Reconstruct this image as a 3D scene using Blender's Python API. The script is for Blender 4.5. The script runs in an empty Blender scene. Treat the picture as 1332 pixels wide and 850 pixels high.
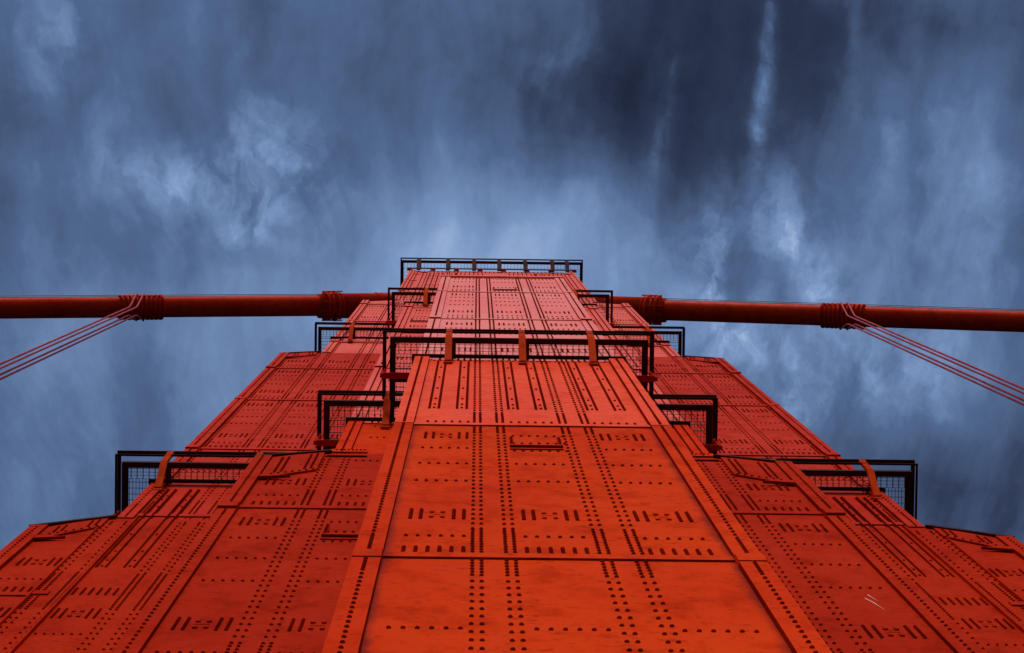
import bpy, math, random
import numpy as np
from mathutils import Matrix, Vector
random.seed(4); RNG = np.random.default_rng(7)
S = bpy.context.scene
COL = S.collection
EYE = 1.6                      # eye height above the sidewalk; heights below are measured from the eye
TX, TY = 0.72, 7.0             # centre of the tower leg
PITCH = 1.09                   # width of one steel cell
G = [0.545 + PITCH * k for k in range(7)]      # cell boundaries left and right of the centre line
E = [g + 0.085 for g in G]                     # outer faces of the blocks
HY = {'A': 3.60, 'B': 2.53, 'C': 1.46}         # half depth of the three nested blocks
PL = {k: -v for k, v in HY.items()}            # their front planes (local y)

# ------------------------------------------------------------------ materials
def nt(name):
    m = bpy.data.materials.new(name); m.use_nodes = True
    t = m.node_tree; t.nodes.clear()
    o = t.nodes.new('ShaderNodeOutputMaterial'); b = t.nodes.new('ShaderNodeBsdfPrincipled')
    t.links.new(b.outputs[0], o.inputs[0]); return m, t, b
def N(t, kind, **kw):
    n = t.nodes.new(kind)
    for k, v in kw.items():
        if k.startswith('i_'):
            n.inputs[k[2:].replace('_', ' ')].default_value = v
        else: setattr(n, k, v)
    return n
def ramp(t, stops, interp='LINEAR'):
    r = t.nodes.new('ShaderNodeValToRGB'); cr = r.color_ramp; cr.interpolation = interp
    while len(cr.elements) < len(stops): cr.elements.new(0.5)
    for e, (p, c) in zip(cr.elements, stops):
        e.position = p; e.color = (c, c, c, 1) if not hasattr(c, '__len__') else (*c, 1)
    return r
def mixc(t, fac, a, b, mode='MIX'):
    m = t.nodes.new('ShaderNodeMix'); m.data_type = 'RGBA'; m.blend_type = mode; m.clamp_factor = True; m.clamp_result = False
    for sock, v in ((m.inputs[0], fac), (m.inputs[6], a), (m.inputs[7], b)):
        if hasattr(v, 'is_output'): t.links.new(v, sock)
        elif hasattr(v, '__len__'): sock.default_value = (*v, 1)
        else: sock.default_value = v
    return m.outputs[2]
def mth(t, op, a, b=None, c=None, clamp=False):
    m = t.nodes.new('ShaderNodeMath'); m.operation = op; m.use_clamp = clamp
    for i, v in enumerate((a, b, c)):
        if v is None: continue
        if hasattr(v, 'is_output'): t.links.new(v, m.inputs[i])
        else: m.inputs[i].default_value = v
    return m.outputs[0]

def paint(name, base, dark, pale, rough=0.42, wear=1.0, coat=0.0, spec=.0008, edge_dark=None, sheen=.0):
    m, t, b = nt(name)
    tc = N(t, 'ShaderNodeTexCoord')
    mp = N(t, 'ShaderNodeMapping'); t.links.new(tc.outputs['Object'], mp.inputs[0]); mp.inputs['Scale'].default_value = (1, 1, .45)
    big = N(t, 'ShaderNodeTexNoise'); big.inputs['Scale'].default_value = .35; big.inputs['Detail'].default_value = 5
    t.links.new(mp.outputs[0], big.inputs[0])
    mid = N(t, 'ShaderNodeTexNoise'); mid.inputs['Scale'].default_value = 2.6; mid.inputs['Detail'].default_value = 9; mid.inputs['Roughness'].default_value = .62
    t.links.new(mp.outputs[0], mid.inputs[0])
    fine = N(t, 'ShaderNodeTexNoise'); fine.inputs['Scale'].default_value = 9; fine.inputs['Detail'].default_value = 8; fine.inputs['Roughness'].default_value = .7
    mp2 = N(t, 'ShaderNodeMapping'); t.links.new(tc.outputs['Object'], mp2.inputs[0]); mp2.inputs['Scale'].default_value = (.9, 1, .8)
    t.links.new(mp2.outputs[0], fine.inputs[0])
    r1 = ramp(t, [(.35, 0), (.68, 1)]); t.links.new(big.outputs[0], r1.inputs[0])
    c = mixc(t, r1.outputs[0], base, pale)
    r2 = ramp(t, [(.50, 0), (.72, .62 * wear)]); t.links.new(mid.outputs[0], r2.inputs[0])
    c = mixc(t, r2.outputs[0], c, dark)
    # grimy patches and scuffs
    r3 = ramp(t, [(.54, 0), (.68, .62 * wear)]); t.links.new(fine.outputs[0], r3.inputs[0])
    c = mixc(t, r3.outputs[0], c, tuple(x * .62 for x in dark))
    # pale scratches and chips
    vo = N(t, 'ShaderNodeTexNoise'); vo.inputs['Scale'].default_value = 4.1; vo.inputs['Detail'].default_value = 10; vo.inputs['Roughness'].default_value = .75
    mp3 = N(t, 'ShaderNodeMapping'); t.links.new(tc.outputs['Object'], mp3.inputs[0]); mp3.inputs['Scale'].default_value = (1, 1, 3.0); mp3.inputs['Location'].default_value = (5, 0, 9)
    t.links.new(mp3.outputs[0], vo.inputs[0])
    r4 = ramp(t, [(.66, 0), (.72, .30 * wear)]); t.links.new(vo.outputs[0], r4.inputs[0])
    c = mixc(t, r4.outputs[0], c, (.70, .13, .07))
    if edge_dark:                                  # darker band in the corner beside the edge strips
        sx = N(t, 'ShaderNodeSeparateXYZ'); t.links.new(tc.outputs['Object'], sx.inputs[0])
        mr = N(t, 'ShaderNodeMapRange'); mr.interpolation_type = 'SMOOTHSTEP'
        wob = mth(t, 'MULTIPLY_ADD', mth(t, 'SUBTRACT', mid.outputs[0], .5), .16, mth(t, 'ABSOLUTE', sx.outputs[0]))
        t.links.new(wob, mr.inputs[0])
        mr.inputs[1].default_value = edge_dark - .085; mr.inputs[2].default_value = edge_dark + .02; mr.inputs[3].default_value = 0; mr.inputs[4].default_value = 1
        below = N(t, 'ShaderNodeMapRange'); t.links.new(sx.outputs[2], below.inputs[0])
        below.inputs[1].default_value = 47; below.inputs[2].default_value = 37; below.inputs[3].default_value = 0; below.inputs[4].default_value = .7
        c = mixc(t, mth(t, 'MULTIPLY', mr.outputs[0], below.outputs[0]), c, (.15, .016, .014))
    t.links.new(c, b.inputs['Base Color'])
    rr = ramp(t, [(.3, rough - .06), (.7, rough + .12)]); t.links.new(mid.outputs[0], rr.inputs[0])
    t.links.new(rr.outputs[0], b.inputs['Roughness'])
    b.inputs['Specular IOR Level'].default_value = spec
    b.inputs['Sheen Weight'].default_value = 0; b.inputs['Sheen Roughness'].default_value = .22; b.inputs['Sheen Tint'].default_value = (1, .20, .14, 1)
    bp = N(t, 'ShaderNodeBump'); bp.inputs['Strength'].default_value = .22; bp.inputs['Distance'].default_value = .016
    sm = N(t, 'ShaderNodeTexNoise'); sm.inputs['Scale'].default_value = 1.3; sm.inputs['Detail'].default_value = 3
    t.links.new(mp2.outputs[0], sm.inputs[0])
    hh = mth(t, 'MULTIPLY_ADD', fine.outputs[0], .3, sm.outputs[0])
    t.links.new(hh, bp.inputs['Height'])
    t.links.new(bp.outputs[0], b.inputs['Normal'])
    return m
M_RED = paint('orange_red_paint', (.54, .026, .002), (.32, .011, .002), (.64, .040, .003), sheen=.5)
M_RED_EDGE = paint('orange_red_paint_dark_edges', (.55, .028, .002), (.32, .011, .002), (.66, .046, .003), edge_dark=1.48, sheen=.5)
M_DEEP = paint('red_paint_shade', (.37, .0140, .002), (.21, .006, .002), (.46, .022, .003), sheen=.35)  # darker copy of the red, falloff of light painted into the lower blocks
M_MID = paint('red_paint_half_shade', (.45, .019, .006), (.28, .009, .003), (.55, .030, .010), rough=.36, spec=.0014, sheen=.5)  # in-between copy of the red, same light falloff put into the colour
M_GLOSS = paint('glossy_red_paint_lit', (.80, .052, .012), (.56, .028, .007), (.88, .076, .018), rough=.33, spec=.0032, sheen=.6)  # brighter copy of the red, light painted in on the second lift
M_PALE = paint('red_paint_lit_upper', (.76, .076, .046), (.56, .036, .018), (.84, .12, .08), rough=.30, spec=.006, sheen=.6)  # paler copy for the upper blocks, stronger light painted in
M_PINK_LIT = paint('pink_red_paint_lit', (.92, .155, .125), (.72, .08, .06), (.94, .24, .20), rough=.28, spec=.013, sheen=.8)  # pinkest copy, painted-in glow of the upper pilaster
M_RIVET = paint('shaded_rivet_paint', (.20, .008, .003), (.09, .004, .002), (.32, .014, .003), rough=.6, spec=.0)  # rivets and plate edges coloured dark to carry their underside shade
M_TRIM = paint('orange_red_trim_paint', (.56, .025, .003), (.34, .012, .002), (.64, .036, .004), sheen=.5)
M_BRACKET = paint('orange_bracket_paint', (.40, .028, .004), (.20, .012, .003), (.50, .045, .006), rough=.45, wear=.9)
M_CABLE = paint('cable_paint', (.52, .022, .005), (.28, .008, .006), (.62, .040, .008), rough=.36, wear=1.0, spec=.006)
M_UNLIT = paint('unlit_steel_paint', (.045, .008, .008), (.02, .005, .006), (.07, .010, .008), rough=.7, spec=.02)  # near-black stands in for red paint on unlit undersides
def plain(name, col, rough, metal=0.0, scale=4.0, var=.35):
    m, t, b = nt(name)
    tc = N(t, 'ShaderNodeTexCoord'); n = N(t, 'ShaderNodeTexNoise'); n.inputs['Scale'].default_value = scale; n.inputs['Detail'].default_value = 8
    t.links.new(tc.outputs['Object'], n.inputs[0])
    c = mixc(t, n.outputs[0], tuple(x * (1 - var) for x in col), tuple(x * (1 + var) for x in col))
    t.links.new(c, b.inputs['Base Color']); b.inputs['Roughness'].default_value = rough; b.inputs['Metallic'].default_value = metal
    return m
M_WIRE = plain('dark_wire', (.05, .02, .022), .5)
M_ROPE = paint('rope_paint', (.42, .07, .10), (.26, .03, .05), (.52, .12, .15), rough=.4)
M_BOLT = plain('pale_bare_scratch', (.75, .55, .45), .6)
M_ASPH = plain('asphalt', (.04, .04, .042), .85, scale=30)
M_CONC = plain('sidewalk_concrete', (.06, .056, .052), .8, scale=12)
M_WHITE = plain('white_road_paint', (.7, .7, .68), .6)
M_WATER = plain('bay_water', (.012, .022, .028), .35, scale=.02)

# ------------------------------------------------------------------ mesh builder
class MB:
    def __init__(s): s.v = []; s.f = []; s.n = 0; s.smooth = []; s.mi = []
    def add(s, v, f, smooth=False):
        v = np.asarray(v, float).reshape(-1, 3)
        s.v.append(v); 
        s.f.extend([tuple(i + s.n for i in q) for q in f]); s.smooth.extend([smooth] * len(f)); s.mi.extend([0] * len(f)); s.n += len(v)
    def box(s, x0, x1, y0, y1, z0, z1):
        if x0 > x1: x0, x1 = x1, x0
        s.prism([(x0, z0), (x1, z0), (x1, z1), (x0, z1)], y0, y1)
    def prism(s, prof, y0, y1):                    # outline in x/z, front y0, back y1
        n = len(prof)
        a = sum(prof[i][0] * prof[(i + 1) % n][1] - prof[(i + 1) % n][0] * prof[i][1] for i in range(n))
        if a < 0: prof = prof[::-1]
        v = [(x, y0, z) for x, z in prof] + [(x, y1, z) for x, z in prof]
        f = [tuple(range(n)), tuple(range(2 * n - 1, n - 1, -1))]
        f += [((i + 1) % n, i, i + n, (i + 1) % n + n) for i in range(n)]
        s.add(v, f)
    def bar(s, p, q, w, h, up=(0, 0, 1)):          # rectangular bar from p to q
        p = np.array(p, float); q = np.array(q, float); d = q - p; d /= np.linalg.norm(d)
        u = np.array(up, float)
        if abs(d @ u) > .95: u = np.array((0, 1., 0))
        r = np.cross(d, u); r /= np.linalg.norm(r); u = np.cross(r, d)
        c = [(-1, -1), (1, -1), (1, 1), (-1, 1)]
        v = [p + r * a * w / 2 + u * b * h / 2 for a, b in c] + [q + r * a * w / 2 + u * b * h / 2 for a, b in c]
        s.add(v, [(3, 2, 1, 0), (4, 5, 6, 7)] + [(i, (i + 1) % 4, (i + 1) % 4 + 4, i + 4) for i in range(4)])
    def tube(s, pts, r, seg=10, cap=True):         # r: number or list
        pts = [np.array(p, float) for p in pts]; rs = r if hasattr(r, '__len__') else [r] * len(pts)
        base = []; u = None
        for i, p in enumerate(pts):
            d = pts[min(i + 1, len(pts) - 1)] - pts[max(i - 1, 0)]; d /= np.linalg.norm(d)
            if u is None:
                u = np.array((0, 0, 1.)) if abs(d[2]) < .9 else np.array((0, 1., 0))
            u = u - d * (u @ d); u /= np.linalg.norm(u); w = np.cross(d, u)
            for k in range(seg):
                a = 2 * math.pi * k / seg; base.append(p + (w * math.cos(a) + u * math.sin(a)) * rs[i])
        f = [(i * seg + k, i * seg + (k + 1) % seg, (i + 1) * seg + (k + 1) % seg, (i + 1) * seg + k) for i in range(len(pts) - 1) for k in range(seg)]
        if cap: f += [tuple(range(seg - 1, -1, -1)), tuple((len(pts) - 1) * seg + k for k in range(seg))]
        s.add(base, f, True)
    def rivets(s, P, r=.0195, h=.021, y=None):     # button heads on a wall that faces -y
        P = np.asarray(P, float)
        if len(P) == 0: return
        if P.shape[1] == 2: P = np.stack([P[:, 0], np.full(len(P), y), P[:, 1]], 1)
        seg = 8; tv = []
        for rr, hh in ((1, 0), (.93, .45), (.6, .87)):
            for k in range(seg):
                a = 2 * math.pi * k / seg; tv.append((rr * r * math.cos(a), -hh * h, rr * r * math.sin(a)))
        tv.append((0, -h, 0)); tv = np.array(tv)
        tf = []
        for j in range(2):
            for k in range(seg):
                tf.append((j * seg + k, j * seg + (k + 1) % seg, (j + 1) * seg + (k + 1) % seg, (j + 1) * seg + k))
        tf += [(2 * seg + k, 2 * seg + (k + 1) % seg, 3 * seg) for k in range(seg)]
        V = (P[:, None, :] + tv[None]).reshape(-1, 3)
        nb = len(tv)
        s.v.append(V)
        for i in range(len(P)):
            o = s.n + i * nb
            s.f.extend([tuple(x + o for x in q) for q in tf])
        s.smooth.extend([True] * (len(tf) * len(P))); s.mi.extend([1] * (len(tf) * len(P))); s.n += len(V)
    def rivets_x(s, P, x, sg):                     # the same on a wall that faces +x or -x; P holds (y, z)
        k = len(s.v); s.rivets([(0, 0, z) for _, z in P])
        V = s.v[-1].reshape(len(P), -1, 3).copy(); o = V.copy(); ys = np.array([p[0] for p in P])[:, None]
        o[..., 0] = x - sg * V[..., 1]; o[..., 1] = ys + sg * V[..., 0]; s.v[-1] = o.reshape(-1, 3)
    def build(s, name, mat, parent=None, loc=None):
        me = bpy.data.meshes.new(name)
        V = np.concatenate(s.v)
        me.from_pydata([tuple(x) for x in V.tolist()], [], s.f)
        me.polygons.foreach_set('use_smooth', s.smooth); me.materials.append(mat)
        if any(s.mi): me.materials.append(M_RIVET); me.polygons.foreach_set('material_index', s.mi)
        me.update()
        o = bpy.data.objects.new(name, me); COL.objects.link(o)
        if parent: o.parent = parent
        if loc: o.location = loc
        return o
def tag(o, label=None, cat=None, group=None, kind=None):
    for k, v in (('label', label), ('category', cat), ('group', group), ('kind', kind)):
        if v: o[k] = v
    return o
def empty(name, loc, label, cat, group=None):
    o = bpy.data.objects.new(name, None); COL.objects.link(o); o.location = loc
    o.empty_display_size = .5
    return tag(o, label, cat, group)

# ------------------------------------------------------------------ the tower leg
tower = empty('bridge_tower', (TX, TY, EYE), 'huge riveted orange red steel bridge tower rising in stepped blocks to the sky', 'bridge tower')
LOW = -75.0
SEAM_AB = [13.6, 27.0, 40.3, 53.6, 67.4, 80.7, 94.0, 107.5, 121.0]
SEAM_C = [13.0, 26.4, 39.8, 48.9, 60.1, 72.2, 82.8, 95.0, 107.0, 119.0, 131.0, 143.0]

def column(x, z0, z1, seams, phase=0.0, dense=.19, wide=.39, reach=(1.35, 2.15)):
    out = []; z = z0 + .1 + phase
    while z < z1 - .05:
        out.append((x + random.uniform(-.0015, .0015), z))
        z += dense if any(-reach[0] < z - q < reach[1] for q in seams) else wide
    return out
def group_cols(g, z0, z1, seams, dense=.19, side=(1, 1)):
    out = []
    for sgn in (-1, 1):
        if not side[0 if sgn < 0 else 1]: continue
        out += column(g + sgn * .105, z0, z1, seams, 0, dense)
        out += column(g + sgn * .182, z0, z1, seams, .2, dense)
    return out
def hrow(c, z, n=6, step=.103): return [(c + (i - (n - 1) / 2) * step, z) for i in range(n)]
def barcol(x, z0, L=.72, p=.09): return [(x, z0 + i * p) for i in range(int(L / p) + 1)]
SLOT_X = (-.25, -.155, .155, .25)
def panel(mb, c, y, z0, z1, seams, zlong=None, only=None, hatch=()):
    """rivet pattern of one cell face between the seams"""
    P = []
    lo = [s for s in seams if z0 - 14 < s < z1]
    for s in lo:
        nx = min([q for q in seams if q > s] + [s + 13.4]); H = nx - s; k = H / 13.4
        rows = []
        def ok(z): return z0 + .2 < z < z1 - .2
        cut = (lambda x: only is None or only[0] < abs(x) < only[1])
        if ok(s + .25):
            for x, _ in hrow(c, 0): P += [q for q in barcol(x, s + .22, .62) if cut(q[0])]
        if zlong and zlong[0] <= s < zlong[1]:
            for x in (-.27, -.145, .10, .23):
                P += [q for q in barcol(c + x, s + 2.9, min(nx, z1) - s - 3.3, .115) if cut(q[0])]
            for zz in (3.0, 3.6, 4.6, 6.6, 8.9, 11.2):
                for x in (-.207, .165): P += [(c + x, s + zz)]
            continue
        for f, kind in ((1.6, 's'), (3.0, 'slot'), (6.5, 's'), (8.4, 's'), (10.3, 's'), (11.6, 'slot'), (9.4, 'one')):
            z = s + f * k
            if not ok(z): continue
            if s < 20:
                if kind == 'one': P += hrow(c, z)
                continue
            if kind == 's': P += [q for q in hrow(c, z + random.uniform(-.02, .02)) if cut(q[0])]
            if kind == 'slot' and any(abs(z - h) < 2.0 for h in hatch): continue
            if kind == 'slot':
                if k < .75 and f > 9: continue
                for x in SLOT_X: P += [q for q in barcol(c + x, z) if cut(q[0])]
                for x in (-.055, .05):
                    if not cut(c + x): continue
                    for dz in (.10, .50): mb.box(c + x - .021, c + x + .021, y - .017, y + .01, z + dz, z + dz + .12)
                if cut(c): mb.box(c - .075, c + .07, y - .004, y + .01, z + .36, z + .385)
    P = [q for q in P if cut(q[0]) and z0 + .05 < q[1] < z1 - .05]
    mb.rivets(P, y=y)
def hatch_frame(mb, c, y, z, w=.62, cuts=None):
    x0, x1 = c - w / 2, c + w / 2
    if cuts: x0, x1 = max(x0, cuts[0]), min(x1, cuts[1])
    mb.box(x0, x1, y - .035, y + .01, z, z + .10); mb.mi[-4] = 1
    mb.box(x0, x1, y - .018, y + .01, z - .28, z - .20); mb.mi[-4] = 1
    mb.box(x0, x0 + .05, y - .014, y + .01, z + .104, z + 1.25)
    mb.box(x1 - .05, x1, y - .014, y + .01, z + .104, z + 1.25)
    n = int((x1 - x0) / .1)
    P = [(x0 + .05 + i * .1, z - .45) for i in range(n + 1)] + [(x0 + .05 + i * .1, z + .5) for i in range(n + 1)] + [(x0 + .05 + i * .1, z + 1.5) for i in range(n + 1)]
    mb.rivets(P, y=y)
    for xx in (x0 + .025, x1 - .025): mb.rivets([(xx, z + .2 + i * .1) for i in range(10)], y=y - .014)
def flange(mbs, g, z0, z1, y, seams, proud=.045, ztop_out=None, dense=.105):
    """cover strip that runs up the edge of a block, with its rivet line"""
    for sg, mb in zip((-1, 1), mbs):
        xi, xo = sg * (g - .15), sg * (g + .085)
        zt = ztop_out if ztop_out is not None else z1
        cutz = [z0] + [s - .35 for s in seams if z0 + 1 < s - .35 < z1 - 1.5] + [z1]
        for i, (a, b) in enumerate(zip(cutz[:-1], cutz[1:])):
            pr = proud + (.012 if i % 2 else 0)
            ta, tb = (b, b) if b < z1 else (z1, zt)
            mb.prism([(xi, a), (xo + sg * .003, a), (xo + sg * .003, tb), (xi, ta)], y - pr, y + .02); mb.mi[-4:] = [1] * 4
            if i > 0 and a > 12:                     # collar of the splice
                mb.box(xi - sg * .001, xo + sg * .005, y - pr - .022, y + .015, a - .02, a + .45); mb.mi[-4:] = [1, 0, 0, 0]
            mb.rivets([(sg * (g - .03), z) for z, _ in [(q[1], 0) for q in column(0, a, min(ta, tb), seams, 0, dense * 1.35, dense * 2.3, (1.3, 1.3))]], y=y - pr)
def build2(f, m=None):
    for mb in f: mb.build('corner_strip', m or M_TRIM, tower)
def seam(mb, x0, x1, y, z, proud=.02, h=.30):
    mb.box(x0, x1, y - proud, y + .01, z, z + h); mb.mi[-4] = 1     # lap underside painted dark in place of shade

LAB = {}
def section(name, label, prof, hy, inset=0.0):
    mb = MB(); mb.prism(prof, -hy + inset, hy - inset); return mb

# central pilaster, lower and upper lift
yA = PL['A']
hwA = G[1] + .085
zv = 14.0
for (za, zb, ins, mat, lab) in ((LOW, 40.3, 0, M_RED_EDGE, 'lowest lift of the narrow central pilaster nearest the viewer'),
                                (40.3, 53.5, .012, M_GLOSS, 'second lift of the central pilaster with long vertical rivet lines')):
    mb = MB(); mb.prism([(-hwA + ins, za), (hwA - ins, za), (hwA - ins, zb), (-hwA + ins, zb)], yA + ins, -yA - ins)
    lo = max(za, zv)
    for g in (-G[0], G[0]): mb.rivets(group_cols(g, lo, zb - .1, SEAM_AB), y=yA + ins)
    for c in (-PITCH, 0, PITCH): panel(mb, c * .975, yA + ins, lo, zb - .1, SEAM_AB, (40, 41), hatch=(38.2,) if c == 0 else ())
    if za < 0:
        hatch_frame(mb, 0, yA, 37.4); seam(mb, -(G[1] - .152), G[1] - .152, yA, 27.0)
    else:
        seam(mb, -(G[1] - .152), G[1] - .152, yA + ins, 40.3, .032)
        mb.rivets([(x, 53.2) for x in np.arange(-1.4, 1.45, .1)], y=yA + ins)
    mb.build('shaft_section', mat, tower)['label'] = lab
f = (MB(), MB()); flange(f, G[1], LOW + .01, 40.2, yA, SEAM_AB); build2(f, M_RED)
f = (MB(), MB()); flange(f, G[1], 40.21, 53.45, yA + .012, SEAM_AB, proud=.062); build2(f, M_GLOSS)
yU = yA + .05
mb = MB(); mb.prism([(-hwA + .03, 53.45), (hwA - .03, 53.45), (hwA - .03, 90.5), (-hwA + .03, 90.5)], yU, -yU)
for g in (-G[0], G[0]): mb.rivets(group_cols(g, 53.6, 90.4, SEAM_AB, .17), y=yU)
for c in (-PITCH, 0, PITCH): panel(mb, c * .975, yU, 53.6, 90.5, SEAM_AB, hatch=(82,) if c == 0 else ())
hatch_frame(mb, 0, yU, 82.2)
for q in (67.4, 80.7): seam(mb, -(G[1] - .18), G[1] - .18, yU, q, .018)
mb.box(-hwA, hwA, yU - .06, yU + .02, 90.1, 90.55)
mb.rivets([(x, 89.7) for x in np.arange(-1.5, 1.55, .1)], y=yU)
mb.build('shaft_section', M_PINK_LIT, tower)['label'] = 'upper lift of the central pilaster behind the long front walkway'
f = (MB(), MB()); flange(f, G[1] - .03, 53.45, 90.05, yU, SEAM_AB, proud=.03); build2(f, M_PINK_LIT)

# second plane
yB = PL['B']
def out_panels(mb, k, y, z0, z1, seams, zlong, inner, hatch=()):
    for sg in (-1, 1):
        panel(mb, sg * (G[k - 1] + G[k]) / 2, y, z0, z1, seams, zlong, inner, hatch)
hw2, hw1 = E[3] - PITCH + 0.0, E[2]
# E index: E[1]=pilaster, E[2]=one cell wider, E[3]=two cells wider ...
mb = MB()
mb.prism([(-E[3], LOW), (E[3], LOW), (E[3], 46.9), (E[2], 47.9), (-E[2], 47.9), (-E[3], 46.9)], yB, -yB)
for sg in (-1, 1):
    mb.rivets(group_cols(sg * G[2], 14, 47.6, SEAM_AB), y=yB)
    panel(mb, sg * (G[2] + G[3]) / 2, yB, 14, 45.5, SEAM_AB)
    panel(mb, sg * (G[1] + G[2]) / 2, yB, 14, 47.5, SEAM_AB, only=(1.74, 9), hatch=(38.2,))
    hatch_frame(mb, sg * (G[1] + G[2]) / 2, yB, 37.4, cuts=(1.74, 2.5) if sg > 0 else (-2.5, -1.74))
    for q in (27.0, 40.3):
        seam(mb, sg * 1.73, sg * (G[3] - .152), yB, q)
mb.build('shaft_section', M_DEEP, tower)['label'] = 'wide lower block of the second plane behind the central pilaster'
f = (MB(), MB()); flange(f, G[3], LOW + .01, 46.9, yB, SEAM_AB, ztop_out=46.85); build2(f, M_DEEP)
def shoulder_plate(y, gi, go, zt_in, zt_out, drop, label):
    """raised plate below the sloping shoulder of a block, its lower edge showing as a dark line"""
    for sg in (-1, 1):
        p = MB(); xi, xo = sg * (gi + .02), sg * (go - .16)
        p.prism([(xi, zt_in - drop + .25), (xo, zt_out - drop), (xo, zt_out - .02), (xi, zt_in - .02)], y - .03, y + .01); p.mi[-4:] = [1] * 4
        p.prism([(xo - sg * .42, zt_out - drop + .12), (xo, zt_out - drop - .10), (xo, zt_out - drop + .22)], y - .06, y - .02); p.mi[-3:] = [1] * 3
        # cap angle along the slope, its near-black colour paints in the shadow line
        cp = MB(); cp.bar((sg * (gi - .05), y - .03, zt_in - .03), (sg * (go + .09), y - .03, zt_out - .03), .05, .09); cp.build('coping_angle', M_UNLIT, tower)
        n = 8
        for i in range(n):
            t_ = (i + .5) / n; p.rivets([(xi + (xo - xi) * t_, zt_in + (zt_out - zt_in) * t_ - drop + .3)], y=y - .03)
        for x in (.12, .24, .66, .78):
            xx = xi + (xo - xi) * x; zt = zt_in + (zt_out - zt_in) * x
            p.rivets(barcol(xx, zt - drop + .5, drop - .8, .13), y=y - .03)
        o = p.build('shoulder_plate', M_DEEP if zt_in < 60 else M_MID, tower); o['label'] = label % ('left' if sg < 0 else 'right')
shoulder_plate(yB, G[2] + .19, G[3], 47.9, 46.9, 3.0, 'raised riveted plate under the sloping %s shoulder near the small walkway')

mb = MB(); y1 = yB + .03
lo_ = MB(); lo_.prism([(-E[2], 47.85), (E[2], 47.85), (E[2], 53.6), (-E[2], 53.6)], y1 - .012, -y1 + .012)
for sg in (-1, 1):
    lo_.rivets(hrow(sg * 2.1, 50.8, 6), y=y1 - .012); lo_.rivets(hrow(sg * 2.1, 52.9, 6), y=y1 - .012)
lo_.build('shaft_section', M_RED, tower)['label'] = 'short block of the second plane right below the small corner walkways'
mb.prism([(-E[2], 53.55), (E[2], 53.55), (E[2], 122.4), (-E[2], 122.4)], y1, -y1)
for sg in (-1, 1):
    mb.rivets(group_cols(sg * G[1], 88, 122.2, SEAM_AB, .2), y=y1)
    panel(mb, sg * (G[1] + G[2]) / 2, y1, 53.6, 122, SEAM_AB, only=(1.7, 9), hatch=(86.5,))
    hatch_frame(mb, sg * (G[1] + G[2]) / 2, y1, 86.5, cuts=(1.7, 2.5) if sg > 0 else (-2.5, -1.7))
    for q in (67.4, 80.7, 94.0, 107.5): seam(mb, sg * 1.66, sg * (G[2] - .152), y1, q, .02)
    for x in np.arange(.5, 2.7, .165): mb.rivets([(sg * x, z) for z in np.arange(96, 122, .3)], y=y1)
mb.build('shaft_section', M_PALE, tower)['label'] = 'upper narrow block of the second plane flanking the central pilaster'
f = (MB(), MB()); flange(f, G[2], 53.65, 122.3, y1, SEAM_AB, dense=.13, proud=.05); build2(f, M_PALE)
f = (MB(), MB()); flange(f, G[2], 47.9, 53.5, y1 - .012, SEAM_AB, dense=.1)
for sg in (-1, 1):   # base plate frame under the small walkway
    fb = f[0 if sg < 0 else 1]
    f_box = fb.box
    f_box(sg * 2.32, sg * 2.86, y1 - .055, y1 + .01, 47.95, 48.35); f_box(sg * 2.30, sg * 2.90, y1 - .03, y1 + .01, 47.3, 47.6)
    fb.rivets([(sg * (2.36 + .06 * i), 48.15) for i in range(8)], y=y1 - .055)
build2(f)

# third plane
yC = PL['C']
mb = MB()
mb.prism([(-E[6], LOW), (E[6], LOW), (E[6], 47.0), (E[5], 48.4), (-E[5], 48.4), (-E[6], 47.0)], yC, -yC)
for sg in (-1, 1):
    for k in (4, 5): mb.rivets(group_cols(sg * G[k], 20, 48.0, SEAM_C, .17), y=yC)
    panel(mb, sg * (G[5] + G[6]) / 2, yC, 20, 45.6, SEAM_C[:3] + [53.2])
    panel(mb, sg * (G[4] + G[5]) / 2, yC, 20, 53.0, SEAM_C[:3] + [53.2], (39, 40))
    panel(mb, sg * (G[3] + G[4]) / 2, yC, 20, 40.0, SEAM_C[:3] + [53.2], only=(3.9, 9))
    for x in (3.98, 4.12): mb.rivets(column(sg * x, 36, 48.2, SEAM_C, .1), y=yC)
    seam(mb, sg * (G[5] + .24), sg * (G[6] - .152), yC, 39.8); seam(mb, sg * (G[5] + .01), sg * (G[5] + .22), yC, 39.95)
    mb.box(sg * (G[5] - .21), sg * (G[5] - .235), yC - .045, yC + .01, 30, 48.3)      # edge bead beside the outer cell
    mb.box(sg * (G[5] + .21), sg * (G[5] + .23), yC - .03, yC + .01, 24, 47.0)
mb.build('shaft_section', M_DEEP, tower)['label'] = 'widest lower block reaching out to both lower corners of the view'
f = (MB(), MB()); flange(f, G[6], LOW + .01, 47.05, yC, SEAM_C, ztop_out=46.95); build2(f, M_DEEP)
shoulder_plate(yC, G[5] + .17, G[6], 48.4, 47.0, 1.5, 'raised riveted plate under the sloping %s outermost shoulder')

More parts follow.
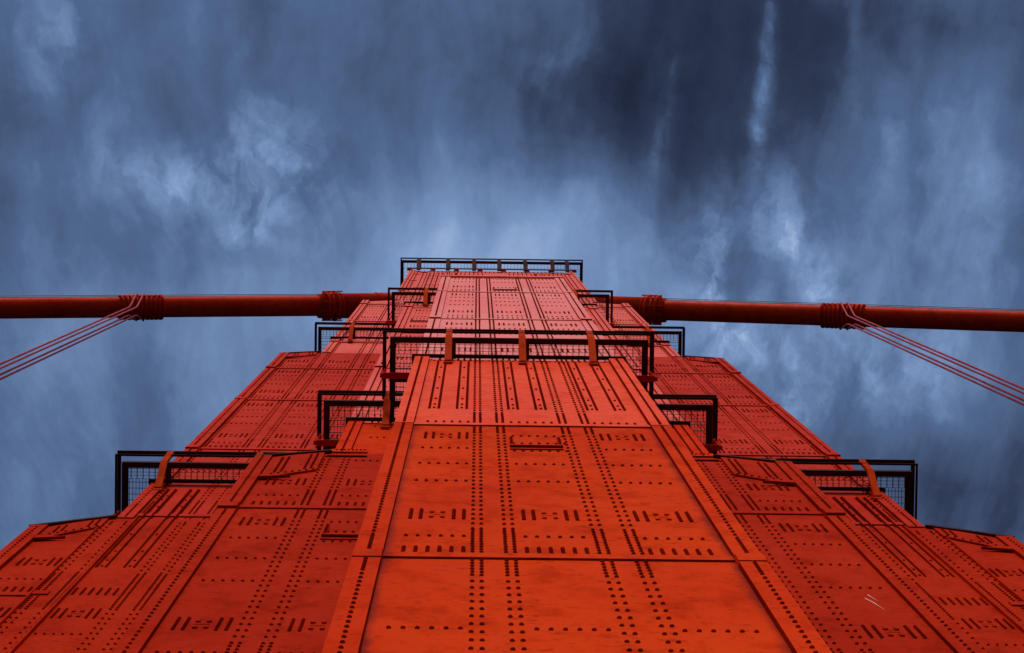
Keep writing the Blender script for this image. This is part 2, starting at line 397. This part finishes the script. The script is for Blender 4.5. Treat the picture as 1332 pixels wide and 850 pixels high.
y4 = yC + .03; mb = MB()
mb.prism([(-E[5], 48.35), (E[5], 48.35), (E[5], 88.7), (E[4], 89.7), (-E[4], 89.7), (-E[5], 88.7)], y4, -y4)
for sg in (-1, 1):
    mb.rivets(group_cols(sg * G[4], 48.5, 89.5, SEAM_C, .2), y=y4)
    mb.rivets(group_cols(sg * G[3], 48.5, 89.5, SEAM_C, .2), y=y4)
    mb.rivets(column(sg * (G[5] - .20), 48.5, 88, SEAM_C, .1, .2), y=y4)
    for k in (3, 4, 5): panel(mb, sg * (G[k - 1] + G[k]) / 2 * 1.0, y4, 54.2, 88.4, SEAM_C, only=(2.8, 9))
    for k in (4, 5):
        c = sg * (G[k - 1] + G[k]) / 2
        for x in (-.27, -.145, .10, .23): mb.rivets(barcol(c + x, 48.6, 4.2, .16), y=y4)
        for z in (50.3, 51.9): mb.rivets([(c - .207, z), (c + .165, z)], y=y4)
    for q in (48.9, 60.1, 72.2, 82.8): seam(mb, sg * 2.8, sg * (G[5] - .152), y4, q, .022)
mb.build('shaft_section', M_MID, tower)['label'] = 'broad middle block of the rear plane above the lowest walkways'
f = (MB(), MB()); flange(f, G[5], 48.4, 88.75, y4, SEAM_C, dense=.14, proud=.05, ztop_out=88.65); build2(f, M_MID)
shoulder_plate(y4, G[4] + .2, G[5], 89.7, 88.7, 1.6, 'raised riveted plate under the upper %s shoulder of the middle block')

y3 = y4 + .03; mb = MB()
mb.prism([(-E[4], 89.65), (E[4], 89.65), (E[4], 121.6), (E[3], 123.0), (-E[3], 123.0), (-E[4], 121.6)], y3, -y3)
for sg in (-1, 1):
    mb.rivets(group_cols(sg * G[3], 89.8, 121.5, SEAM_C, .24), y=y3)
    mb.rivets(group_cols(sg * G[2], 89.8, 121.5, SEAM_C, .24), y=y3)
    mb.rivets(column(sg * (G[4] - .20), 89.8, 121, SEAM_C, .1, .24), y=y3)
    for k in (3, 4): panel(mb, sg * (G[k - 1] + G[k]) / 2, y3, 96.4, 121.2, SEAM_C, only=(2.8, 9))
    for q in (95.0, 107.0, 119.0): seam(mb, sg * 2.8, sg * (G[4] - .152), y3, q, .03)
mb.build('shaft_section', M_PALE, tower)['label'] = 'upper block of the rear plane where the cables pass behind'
f = (MB(), MB()); flange(f, G[4], 89.7, 121.65, y3, SEAM_C, dense=.18, proud=.055, ztop_out=121.55); build2(f, M_PALE)
y2 = y3 + .03; mb = MB()
mb.prism([(-E[3], 122.9), (E[3], 122.9), (E[3], 155.2), (-E[3], 155.2)], y2, -y2)
for x in np.arange(.1, 3.8, .19):
    for sg in (-1, 1): mb.rivets([(sg * x, z) for z in np.arange(123.2, 155, .36)], y=y2, r=.024)
for q in (131, 143, 150.5): mb.box(-E[3] + .01, E[3] - .01, y2 - .03, y2 + .01, q, q + .3)
mb.build('shaft_section', M_PALE, tower)['label'] = 'topmost block under the summit railing, closely lined with rivet rows'
f = (MB(), MB()); flange(f, G[3], 122.95, 155.1, y2, SEAM_C, dense=.2, proud=.06); build2(f, M_PALE)
for x in np.arange(-3.95, 4, 1.13):
    f = MB(); f.tube([(x, y2 - .02, 154.85), (x, y2 - .16, 154.85)], [.13, .10], 10); f.build('round_boss', M_TRIM, tower)

def side_detail(hx, hy, z0, z1, seams, mat, label):
    for sg in (-1, 1):
        m = MB(); ys = [-hy + .12, -hy + .2] + [q + d for q in np.arange(-hy + PITCH, hy - .3, PITCH) for d in (-.1, .1)] + [hy - .2, hy - .12]
        for y in ys: m.rivets_x([(y, z) for _, z in column(0, z0, z1, seams, random.uniform(0, .1))], sg * hx, sg)
        for q in seams:
            if z0 + 1 < q < z1 - 1: m.box(sg * (hx - .01), sg * (hx + .02), -hy + .01, hy - .01, q, q + .3)
        for y in (-hy, hy - .235): m.box(sg * (hx - .01), sg * (hx + .024), y + .002, y + .233, z0, z1)
        o = m.build('side_plate', mat, tower); o['label'] = label % ('left' if sg < 0 else 'right')
side_detail(hwA, HY['A'], 12, 40.2, SEAM_AB, M_RED, 'riveted %s flank of the central pilaster')
side_detail(hwA - .012, HY['A'] - .012, 40.3, 53.4, SEAM_AB, M_GLOSS, 'riveted %s flank of the second pilaster lift')
side_detail(hwA - .03, HY['A'] - .05, 54.2, 90.0, SEAM_AB, M_PINK_LIT, 'riveted %s flank of the upper pilaster lift')
side_detail(E[3], HY['B'], 12, 46.6, SEAM_AB, M_DEEP, 'riveted %s flank of the wide second plane')
side_detail(E[2], HY['B'] - .03, 54.2, 122, SEAM_AB, M_PALE, 'riveted %s flank of the upper second plane')
side_detail(E[6], HY['C'], 12, 46.8, SEAM_C, M_DEEP, 'riveted %s flank of the widest block')
side_detail(E[5], HY['C'] - .03, 54.2, 88.5, SEAM_C, M_MID, 'riveted %s flank of the broad middle block')
for pts in (((3.28, 32.7), (3.33, 32.35), (3.38, 31.85)), ((3.34, 32.95), (3.39, 32.5))):
    q = MB(); q.tube([(x, yB - .001, z) for x, z in pts], [.003] + [.0045] * (len(pts) - 2) + [.002], 6); q.build('scratch', M_BOLT, tower)['label'] = 'pale scratch in the paint of the right lower block'
# ------------------------------------------------------------------ walkways
def walkway(label, path, z, brackets, rail_h=1.1, fo=.30, so=.38, rf=.40, rs=.55, beam=.095, post=.115, grid=(.10, .055)):
    """path: wall corners in plan (x, y); segments along x use the front offset fo, along y the side offset so"""
    n = len(path)
    cx = sum(p[0] for p in path) / n
    def off(d_f, d_s):
        pts = []
        for i, (x, y) in enumerate(path):
            segs = []
            if i > 0: segs.append((path[i - 1], path[i]))
            if i < n - 1: segs.append((path[i], path[i + 1]))
            dx = dy = 0
            for a, b in segs:
                if abs(a[1] - b[1]) < 1e-6: dy = -d_f
                else: dx = d_s * (1 if x > 0 else -1)
            pts.append((x + dx, y + dy))
        return pts
    fr = MB()
    inn, outr = off(.035, .035), off(fo, so)
    def run(mb, pts, w, h, zz):
        for i in range(len(pts) - 1):
            a = np.array((*pts[i], zz)); b = np.array((*pts[i + 1], zz)); d = (b - a) / np.linalg.norm(b - a)
            e = w / 2
            if abs(d[0]) > .5: mb.bar(a - d * (e if i > 0 else 0), b + d * (e if i < len(pts) - 2 else 0), w, h)
            else: mb.bar(a + d * (e + .001 if i > 0 else 0), b - d * (e + .001 if i < len(pts) - 2 else 0), w, h)
    run(fr, inn, .055, .14, z); run(fr, outr, beam, .20, z)
    w = fr.build('walkway', M_UNLIT, tower); w['label'] = label
    # grating between the channels
    g = MB(); i2, o2 = off(.06, .06), off(fo - .05, so - .05)
    for i in range(n - 1):
        a, b, c, d = i2[i], i2[i + 1], o2[i], o2[i + 1]
        horiz = abs(path[i][1] - path[i + 1][1]) < 1e-6
        ax = 0 if horiz else 1
        lo, hi = sorted((c[ax], d[ax])) if horiz else sorted((a[ax], b[ax]))
        s0, s1 = sorted((a[1 - ax], c[1 - ax]))
        for t_ in np.arange(lo + .05, hi, grid[0]):
            p, q = ((t_, s0, z), (t_, s1, z)) if horiz else ((s0, t_, z), (s1, t_, z))
            g.bar(p, q, .012, .03)
        for t_ in np.arange(s0 + .02, s1, grid[1]):
            p, q = ((lo, t_, z + .02), (hi, t_, z + .02)) if horiz else ((t_, lo, z + .02), (t_, hi, z + .02))
            g.bar(p, q, .007, .02)
    g.build('grating', M_WIRE, w)
    r = MB(); hr = off(rf, rs)
    run(r, hr, .062, .07, z + rail_h); run(r, hr, .035, .035, z + rail_h * .55)
    r.build('handrail', M_UNLIT, w)
    for bx, by, nx, ny in brackets:          # foot on the wall, direction outwards
        d = fo if nx == 0 else so; e = rf if nx == 0 else rs
        k = MB(); up = (1, 0, 0) if nx == 0 else (0, 1, 0)
        P0 = (bx + nx * .02, by + ny * .02, z - 1.15); P1 = (bx + nx * (d + .055), by + ny * (d + .055), z - .10); P2 = (bx + nx * e, by + ny * e, z + rail_h)
        if nx == 0:
            k.bar(P0, P1, .07, post, up); k.bar(P1, P2, .06, post - .01, up)
            k.box(bx - .07, bx + .07, by - .03, by + .01, z - 1.35, z - .95)
        else:
            k.bar((bx, by, z - .30), (bx + nx * (rs - .02), by, z - .30), .10, .14)
            k.bar((bx + nx * rs, by, z - .38), (bx + nx * rs, by, z + rail_h), .06, .07)
        k.build('bracket', M_BRACKET if nx == 0 else M_DEEP, w)
        j = MB(); j.bar((bx + .07 * (nx == 0), by + .07 * (ny == 0), z - .13), (bx + .07 * (nx == 0) + nx * (d + .05), by + .07 * (ny == 0) + ny * (d + .05), z - .13), .05, .10, up)
        j.build('joist', M_UNLIT, w)
    return w
L1, L2, L3 = 53.7, 96.1, 155.0
xA, xB, xC4, xC3, xC2 = hwA, E[2], E[5], E[4], E[3]
walkway('long grated walkway with black handrail across the front of the central pilaster', [(-xA, yB - .32), (-xA, yA), (xA, yA), (xA, yB - .32)], L1,
        [(-1.17, yA, 0, -1), (.05, yA, 0, -1), (1.2, yA, 0, -1), (-xA, yA + .28, -1, 0), (xA, yA + .28, 1, 0)])
for sg, nm in ((-1, 'left'), (1, 'right')):
    p = [(sg * (xA + .02), yB), (sg * xB, yB), (sg * xB, yC - .3)]
    walkway('small corner walkway on the %s of the central pilaster, below the long one' % nm, p, L1, [(sg * 2.18, yB, 0, -1), (sg * xB, yB + .34, sg, 0)])
    p = [(sg * (xB + .02), yC), (sg * xC4, yC), (sg * xC4, -yC)]
    walkway('lowest outer walkway reaching into the sky on the %s side' % nm, p, L1, [(sg * 5.88, yC, 0, -1), (sg * 4.36, yC, 0, -1), (sg * xC4, yC + .62, sg, 0)], so=.46, rs=.68)
    p = [(sg * 1.0, yB), (sg * xB, yB), (sg * xB, yC - .3)]
    walkway('highest small corner walkway on the %s, just under the summit railing' % nm, p, L2, [(sg * 2.22, yB, 0, -1), (sg * xB, yB + .55, sg, 0)])
    p = [(sg * (xB + .02), yC), (sg * xC3, yC), (sg * xC3, -yC)]
    walkway('walkway on the upper %s shoulder beneath the main cable' % nm, p, L2, [(sg * 4.42, yC, 0, -1), (sg * xC3, yC + .6, sg, 0)])
walkway('summit walkway with evenly spaced black posts on the very top of the tower', [(-xC2, -.55), (-xC2, yC), (xC2, yC), (xC2, -.55)], L3,
        [(x, yC, 0, -1) for x in (-3.5, -2.1, -.85, .35, 1.6, 2.9, 3.6)], fo=.36, rf=.48, so=.40, rs=.48, grid=(.16, .2), beam=.13, post=.19)
for o in list(COL.objects):      # posts of the summit railing are dark
    if o.name.startswith('bracket') and o.parent and o.parent.get('label', '').startswith('summit'):
        o.data.materials.clear(); o.data.materials.append(M_UNLIT)
f = MB(); f.box(-3.7, 3.7, -1.2, 1.2, 155.25, 155.6); f.box(-3.0, 3.0, -.8, .8, 155.6, 157.2)
f.build('saddle_housing', M_RED, tower)['label'] = 'saddle housing on the tower top'

# ------------------------------------------------------------------ cables
ZC = 148.6
def cz(x):                       # centre height of the cable at distance |x| from the tower axis
    s = abs(x); return ZC + 1.9 - .43 * s + .00034 * s * s
for sg, nm in ((-1, 'left'), (1, 'right')):
    cab = empty('main_cable', (TX, TY, EYE), 'thick round orange red main cable running off to the %s of the tower' % nm, 'cable', 'main suspension cables')
    c = MB(); xs = list(np.arange(3.0, 60, 1.5)) + list(np.arange(60, 420, 12))
    c.tube([(sg * x, 0, cz(x)) for x in xs], .46, 28); c.build('cable_body', M_CABLE, cab)
    c = MB(); slv = [3.2, 5.2, 5.22, 6.9]
    c.tube([(sg * x, 0, cz(x)) for x in slv], [.60, .60, .575, .575], 28)
    for x in (4.2, 5.3): c.tube([(sg * x, 0, cz(x)), (sg * (x + .05), 0, cz(x + .05))], .615, 28)
    c.box(sg * 3.4, sg * 6.9, -.62, -.50, cz(5) + .6, cz(5) + .8) if False else None
    c.build('cable_sleeve', M_CABLE, cab)
    c = MB()
    for x, r in ((6.9, .62), (7.12, .71), (7.36, .64), (7.55, .69)):
        c.tube([(sg * x, 0, cz(x)), (sg * (x + .05), 0, cz(x + .05)), (sg * (x + .10), 0, cz(x + .1)), (sg * (x + .16), 0, cz(x + .16))], [r - .1, r, r, r - .12], 28)
    c.tube([(sg * 6.8, 0, cz(6.8)), (sg * 7.9, 0, cz(7.9))], .56, 28)
    for k in range(10):
        a = k * .628; c.tube([(sg * 6.85, .66 * math.cos(a), cz(6.85) + .66 * math.sin(a)), (sg * 7.75, .66 * math.cos(a), cz(7.75) + .66 * math.sin(a))], .03, 6)
    c.build('cable_collar', M_CABLE, cab)
    xb = 15.7
    c = MB(); pts = []; rr = []
    x = xb - .95
    while x < xb + .95:
        for dx, r in ((0, .475), (.03, .575), (.10, .575), (.13, .475)): pts.append((sg * (x + dx), 0, cz(x + dx))); rr.append(r)
        x += .19
    c.tube(pts, rr, 28)
    for i in range(9):           # clamp bolts along top and bottom
        x = xb - .85 + i * .21
        for yy in (-.50, .50):
            c.tube([(sg * x, yy, cz(x) - .30), (sg * x, yy, cz(x) + .30)], .028, 6)
            for s2 in (-1, 1): c.tube([(sg * x, yy, cz(x) + s2 * .27), (sg * x, yy, cz(x) + s2 * .34)], .05, 6)
    c.build('cable_band', M_CABLE, cab)
    for i, dx in enumerate((-.15, .15)):
        x = xb + dx; z0 = cz(x); loop = [(0, -.60, LOW + 70), (0, -.60, -30 + z0 - 5), (0, -.60, z0 - .05)]
        loop = [(0, -.14, -1.0), (0, -.14, z0 - 3.4), (0, -.17, z0 - 2.6), (0, -.60, z0)]
        for k in range(1, 8):
            a = math.pi * k / 8; loop.append((0, -.60 * math.cos(a), z0 + .60 * math.sin(a)))
        loop += [(0, .60, z0), (0, .24, z0 - 2.6), (0, .20, z0 - 3.4), (0, .20, -1.0)]
        r = MB(); r.tube(loop, .036, 10)
        where = ('nearer the tower' if dx < 0 else 'farther from the tower')
        o = r.build('suspender_rope', M_ROPE, None, (TX + sg * x, TY, EYE))
        tag(o, 'thin suspender rope looped over the %s cable band, the one %s' % (nm, where), 'suspender rope', 'suspender ropes')
    for yy, zz, t_ in ((-.50, 1.0, 'upper'), (-.46, .55, 'lower')):
        r = MB(); r.tube([(sg * x, yy, cz(x) + zz) for x in [3.5] + list(np.arange(6, 60, 3.0)) + list(np.arange(60, 420, 12))], .016, 6)
        o = r.build('hand_wire', M_WIRE, None, (TX, TY, EYE))
        tag(o, '%s thin dark hand wire stretched along the top edge of the %s cable' % (t_, nm), 'wire', 'hand wires along the cables')

# ------------------------------------------------------------------ ground
def struct(name, mb, m):
    o = mb.build(name, m); o['kind'] = 'structure'; return o
w = MB(); w.box(-20000, 20000, -20000, 20000, -68.2, -68.0); struct('water', w, M_WATER)
w = MB(); w.box(-420, 420, 5.6, 30, -1.2, -.15); struct('road', w, M_ASPH)
w = MB(); w.box(-420, 420, -3.6, 5.6, -1.2, 0); struct('pavement', w, M_CONC)
w = MB()
for x in range(-400, 400, 12): w.box(x, x + 4, 17.9, 18.05, -.15, -.142)
struct('road_markings', w, M_WHITE)

# ------------------------------------------------------------------ sky and sun
SUN_EL, SUN_AZ = math.radians(38), math.radians(186)
W = bpy.data.worlds.new('World'); S.world = W; W.use_nodes = True
t = W.node_tree; t.nodes.clear()
out = N(t, 'ShaderNodeOutputWorld'); bg = N(t, 'ShaderNodeBackground'); t.links.new(bg.outputs[0], out.inputs[0])
bg.inputs['Strength'].default_value = .1; VEIL = 6.6
sky = N(t, 'ShaderNodeTexSky'); sky.sky_type = 'NISHITA'; sky.sun_disc = False; sky.sun_elevation = SUN_EL; sky.sun_rotation = SUN_AZ
sky.air_density = 1.0; sky.dust_density = 1.5
tc = N(t, 'ShaderNodeTexCoord'); sp = N(t, 'ShaderNodeSeparateXYZ'); t.links.new(tc.outputs['Generated'], sp.inputs[0])
zc = mth(t, 'MAXIMUM', sp.outputs[2], .08)
U = mth(t, 'MULTIPLY', mth(t, 'DIVIDE', sp.outputs[0], zc), 4.2)      # cloud layer coordinates, streets run along v
V = mth(t, 'MULTIPLY', mth(t, 'DIVIDE', sp.outputs[1], zc), 4.2)
def vec(u, v, w=0.0):
    c = N(t, 'ShaderNodeCombineXYZ')
    for i, q in enumerate((u, v, w)):
        if hasattr(q, 'is_output'): t.links.new(q, c.inputs[i])
        else: c.inputs[i].default_value = q
    return c.outputs[0]
def noise(u, v, su, sv, detail=6, rough=.55, dist=0.0, seed=0.0):
    n = N(t, 'ShaderNodeTexNoise'); n.inputs['Scale'].default_value = 1; n.inputs['Detail'].default_value = detail
    n.inputs['Roughness'].default_value = rough; n.inputs['Distortion'].default_value = dist
    t.links.new(vec(mth(t, 'MULTIPLY', u, su), mth(t, 'MULTIPLY', v, sv), seed), n.inputs[0]); return n.outputs[0]
# the streets fan out slightly towards the horizon: shear u by v
Us = mth(t, 'MULTIPLY_ADD', V, .10, U)
warp = noise(U, V, 3, 3, 3, .5, 0, 9)
Uw = mth(t, 'MULTIPLY_ADD', mth(t, 'SUBTRACT', warp, .5), .16, U)
Vw = mth(t, 'MULTIPLY_ADD', mth(t, 'SUBTRACT', noise(U, V, 3, 3, 3, .5, 0, 23), .5), .2, V)
Ub = mth(t, 'MULTIPLY_ADD', mth(t, 'SUBTRACT', noise(U, V, 9, 7, 5, .6, 0, 41), .5), .11, U)
Vb = mth(t, 'MULTIPLY_ADD', mth(t, 'SUBTRACT', noise(U, V, 9, 7, 5, .6, 0, 57), .5), .11, V)
n_big = noise(Uw, Vw, 2.4, 1.5, 4, .5, 0, 3.3)
n_str = noise(Uw, Vw, 9.0, 1.5, 5, .55, .2, 5.1)
n_fine = noise(Ub, Vb, 13, 10, 9, .60, .15, 1.7)
n_puff = noise(Ub, Vb, 6.5, 5, 7, .55, .1, 77)
fan = mth(t, 'DIVIDE', mth(t, 'SUBTRACT', Uw, .03), mth(t, 'MAXIMUM', mth(t, 'SUBTRACT', 1.9, V), .3))
n_thin = noise(fan, V, 34, 1.1, 5, .55, 0, 88)
n_curl = noise(fan, Vb, 26, 5, 9, .66, .3, 61)
n_wisp = noise(Ub, Vb, 15, 6, 9, .62, .2, 12.2)
Uf = mth(t, 'MULTIPLY_ADD', mth(t, 'SUBTRACT', noise(U, V, 5, 3, 4, .5, 0, 71), .5), .035, U)
def blob(px, py, rx, ry, ang=0.0, pw=1.0):
    """soft elliptical patch of cloud, centre and radii in cloud layer units"""
    u0, v0 = (px - 622) / 1000, (py - 201) / 1000
    du = mth(t, 'SUBTRACT', Uf if rx < 15 else Ub, u0); dv = mth(t, 'SUBTRACT', Vb, v0)
    ca, sa = math.cos(math.radians(ang)), math.sin(math.radians(ang))
    a = mth(t, 'DIVIDE', mth(t, 'ADD', mth(t, 'MULTIPLY', du, ca), mth(t, 'MULTIPLY', dv, sa)), rx / 1000)
    b = mth(t, 'DIVIDE', mth(t, 'SUBTRACT', mth(t, 'MULTIPLY', dv, ca), mth(t, 'MULTIPLY', du, sa)), ry / 1000)
    r2 = mth(t, 'ADD', mth(t, 'MULTIPLY', a, a), mth(t, 'MULTIPLY', b, b))
    return mth(t, 'POWER', 2.718, mth(t, 'MULTIPLY', r2, -pw))
def add(*xs):
    r = xs[0]
    for x in xs[1:]: r = mth(t, 'ADD', r, x)
    return r
def k_(x, k): return mth(t, 'MULTIPLY', x, k)
# brightness of the cloud deck
base = add(.375, k_(mth(t, 'SUBTRACT', n_puff, .5), .30), k_(mth(t, 'SUBTRACT', n_thin, .5), .16), k_(mth(t, 'SUBTRACT', n_curl, .5), .16), k_(mth(t, 'SUBTRACT', n_big, .5), .50), k_(mth(t, 'SUBTRACT', n_str, .5), .24), k_(mth(t, 'SUBTRACT', n_fine, .5), .20))
deck = add(base,
           k_(blob(900, 40, 170, 130), -.27), k_(blob(770, 150, 130, 90), -.17), k_(blob(1100, 120, 110, 130), -.08), k_(blob(1170, 20, 120, 60), -.12), k_(blob(900, 210, 90, 110), -.12), k_(blob(560, 60, 160, 90), -.03),
           k_(blob(640, 330, 210, 120), .38), k_(blob(130, 470, 240, 170), .15), k_(blob(400, 420, 150, 80), .13), k_(blob(1150, 430, 300, 130), .13), k_(blob(1260, 230, 110, 150), .14),
           k_(blob(180, 540, 70, 130), -.13), k_(blob(1200, 600, 220, 80), -.10))
wm = add(k_(blob(240, 237, 95, 45, 12), .62), k_(blob(375, 225, 50, 50), .62), k_(blob(340, 190, 38, 60), .45), k_(blob(320, 300, 34, 22), .6), k_(blob(390, 280, 50, 40), .45),
         k_(blob(728, 82, 40, 28), .55), k_(blob(1000, 40, 13, 130, 3), .40), k_(blob(991, 110, 11, 110, 6), .25), k_(blob(985, 170, 10, 80, 3), .28), k_(blob(870, 120, 8, 80, 3), .18), k_(blob(1115, 60, 11, 90), .28), k_(blob(1010, 265, 75, 65, -18), .30), k_(blob(1050, 345, 26, 95, -36), .55),
         k_(blob(960, 440, 50, 65, -30), .8), k_(blob(900, 350, 60, 60), .3), k_(blob(1100, 430, 90, 90), .3), k_(blob(1050, 520, 40, 40), .5), k_(blob(1010, 430, 12, 50, -40), .5), k_(blob(1190, 470, 70, 60), .4), k_(blob(1150, 150, 60, 60), .22), k_(blob(1260, 280, 60, 110), .22),
         k_(blob(70, 60, 30, 70), .30), k_(blob(320, 60, 20, 90), .25), k_(blob(853, 210, 8, 80, 2), .38), k_(blob(795, 330, 14, 60, -8), .4), k_(blob(930, 340, 22, 80), .35))
wr = ramp(t, [(.38, 0), (.62, 1)]); t.links.new(n_fine, wr.inputs[0])
wr2 = ramp(t, [(.35, .25), (.65, 1)]); t.links.new(n_wisp, wr2.inputs[0])
wisp = mth(t, 'MULTIPLY', wm, mth(t, 'MULTIPLY', mth(t, 'MULTIPLY_ADD', wr.outputs[0], .75, .25), wr2.outputs[0]))
lum = mth(t, 'ADD', deck, mth(t, 'MULTIPLY', wisp, .75), clamp=True)
# colour of the deck: slate in the dark parts, steel blue in the bright ones (values for strength 0.1)
cr = ramp(t, [(0.0, (.010, .015, .034)), (.2, (.030, .044, .092)), (.45, (.080, .135, .265)), (.7, (.19, .30, .53)), (1.0, (.46, .58, .80))])
t.links.new(lum, cr.inputs[0])
blue = mth(t, 'SMOOTH_MIN', V, .4, .1) if False else None
sc_ = mixc(t, 1.0, cr.outputs[0], (8, 8, 8), 'MULTIPLY')
SC0 = sc_
# towards the horizon the deck breaks up and the clear sky lights the scene
# the storm deck fills the zenith and everything beyond the tower; behind the viewer an unseen bright cloud veil is added to light the walls
def rng(x, a, b, lo, hi):
    n = N(t, 'ShaderNodeMapRange'); n.interpolation_type = 'SMOOTHSTEP'; t.links.new(x, n.inputs[0])
    for i, q in enumerate((a, b, lo, hi)): n.inputs[i + 1].default_value = q
    return n.outputs[0]
veil_n = noise(U, V, 1.3, 1.3, 6, .55, .3, 31)
veil = ramp(t, [(.3, (.55, .60, .70)), (.7, (1.0, 1.0, 1.0))]); t.links.new(veil_n, veil.inputs[0])
veil_c = mixc(t, 1.0, veil.outputs[0], (VEIL, VEIL, VEIL), 'MULTIPLY')
low = rng(sp.outputs[1], .158, .30, 1.0, .10)      # sky past the tower darkened out of view to deepen the undersides
vl = N(t, 'ShaderNodeVectorMath'); vl.operation = 'SCALE'; t.links.new(sc_, vl.inputs[0]); t.links.new(low, vl.inputs['Scale']); sc_ = vl.outputs[0]
bright = mixc(t, .75, sky.outputs[0], veil_c)
back = rng(sp.outputs[1], -.30, -.065, 1.0, 0.0)
col = mixc(t, back, sc_, bright)
t.links.new(col, bg.inputs[0])

sd = bpy.data.lights.new('sun', 'SUN'); sd.energy = 1.5; sd.angle = math.radians(12); sd.color = (1, .95, .9)
so = bpy.data.objects.new('sun', sd); COL.objects.link(so)
dirv = Vector((math.sin(SUN_AZ) * math.cos(SUN_EL), math.cos(SUN_AZ) * math.cos(SUN_EL), math.sin(SUN_EL)))
so.rotation_euler = dirv.to_track_quat('Z', 'Y').to_euler(); so.location = (0, -30, 60)

# ------------------------------------------------------------------ camera
cd = bpy.data.cameras.new('camera'); cam = bpy.data.objects.new('camera', cd); COL.objects.link(cam); S.camera = cam
cd.sensor_width = 36; cd.lens = 4200 / 1332 * 36; cd.clip_start = .1; cd.clip_end = 60000
Zc = Vector((-44, 224, -4200)).normalized()
Xc = Vector((1, -.013, 0)); Xc = (Xc - Zc * Xc.dot(Zc)).normalized(); Yc = Zc.cross(Xc)
cam.matrix_world = Matrix.Translation((0, 0, EYE)) @ Matrix((Xc, Yc, Zc)).to_4x4()

S.view_settings.view_transform = 'Standard'; S.view_settings.look = 'None'; S.view_settings.gamma = 1; S.view_settings.exposure = .35
S.cycles.max_bounces = 6
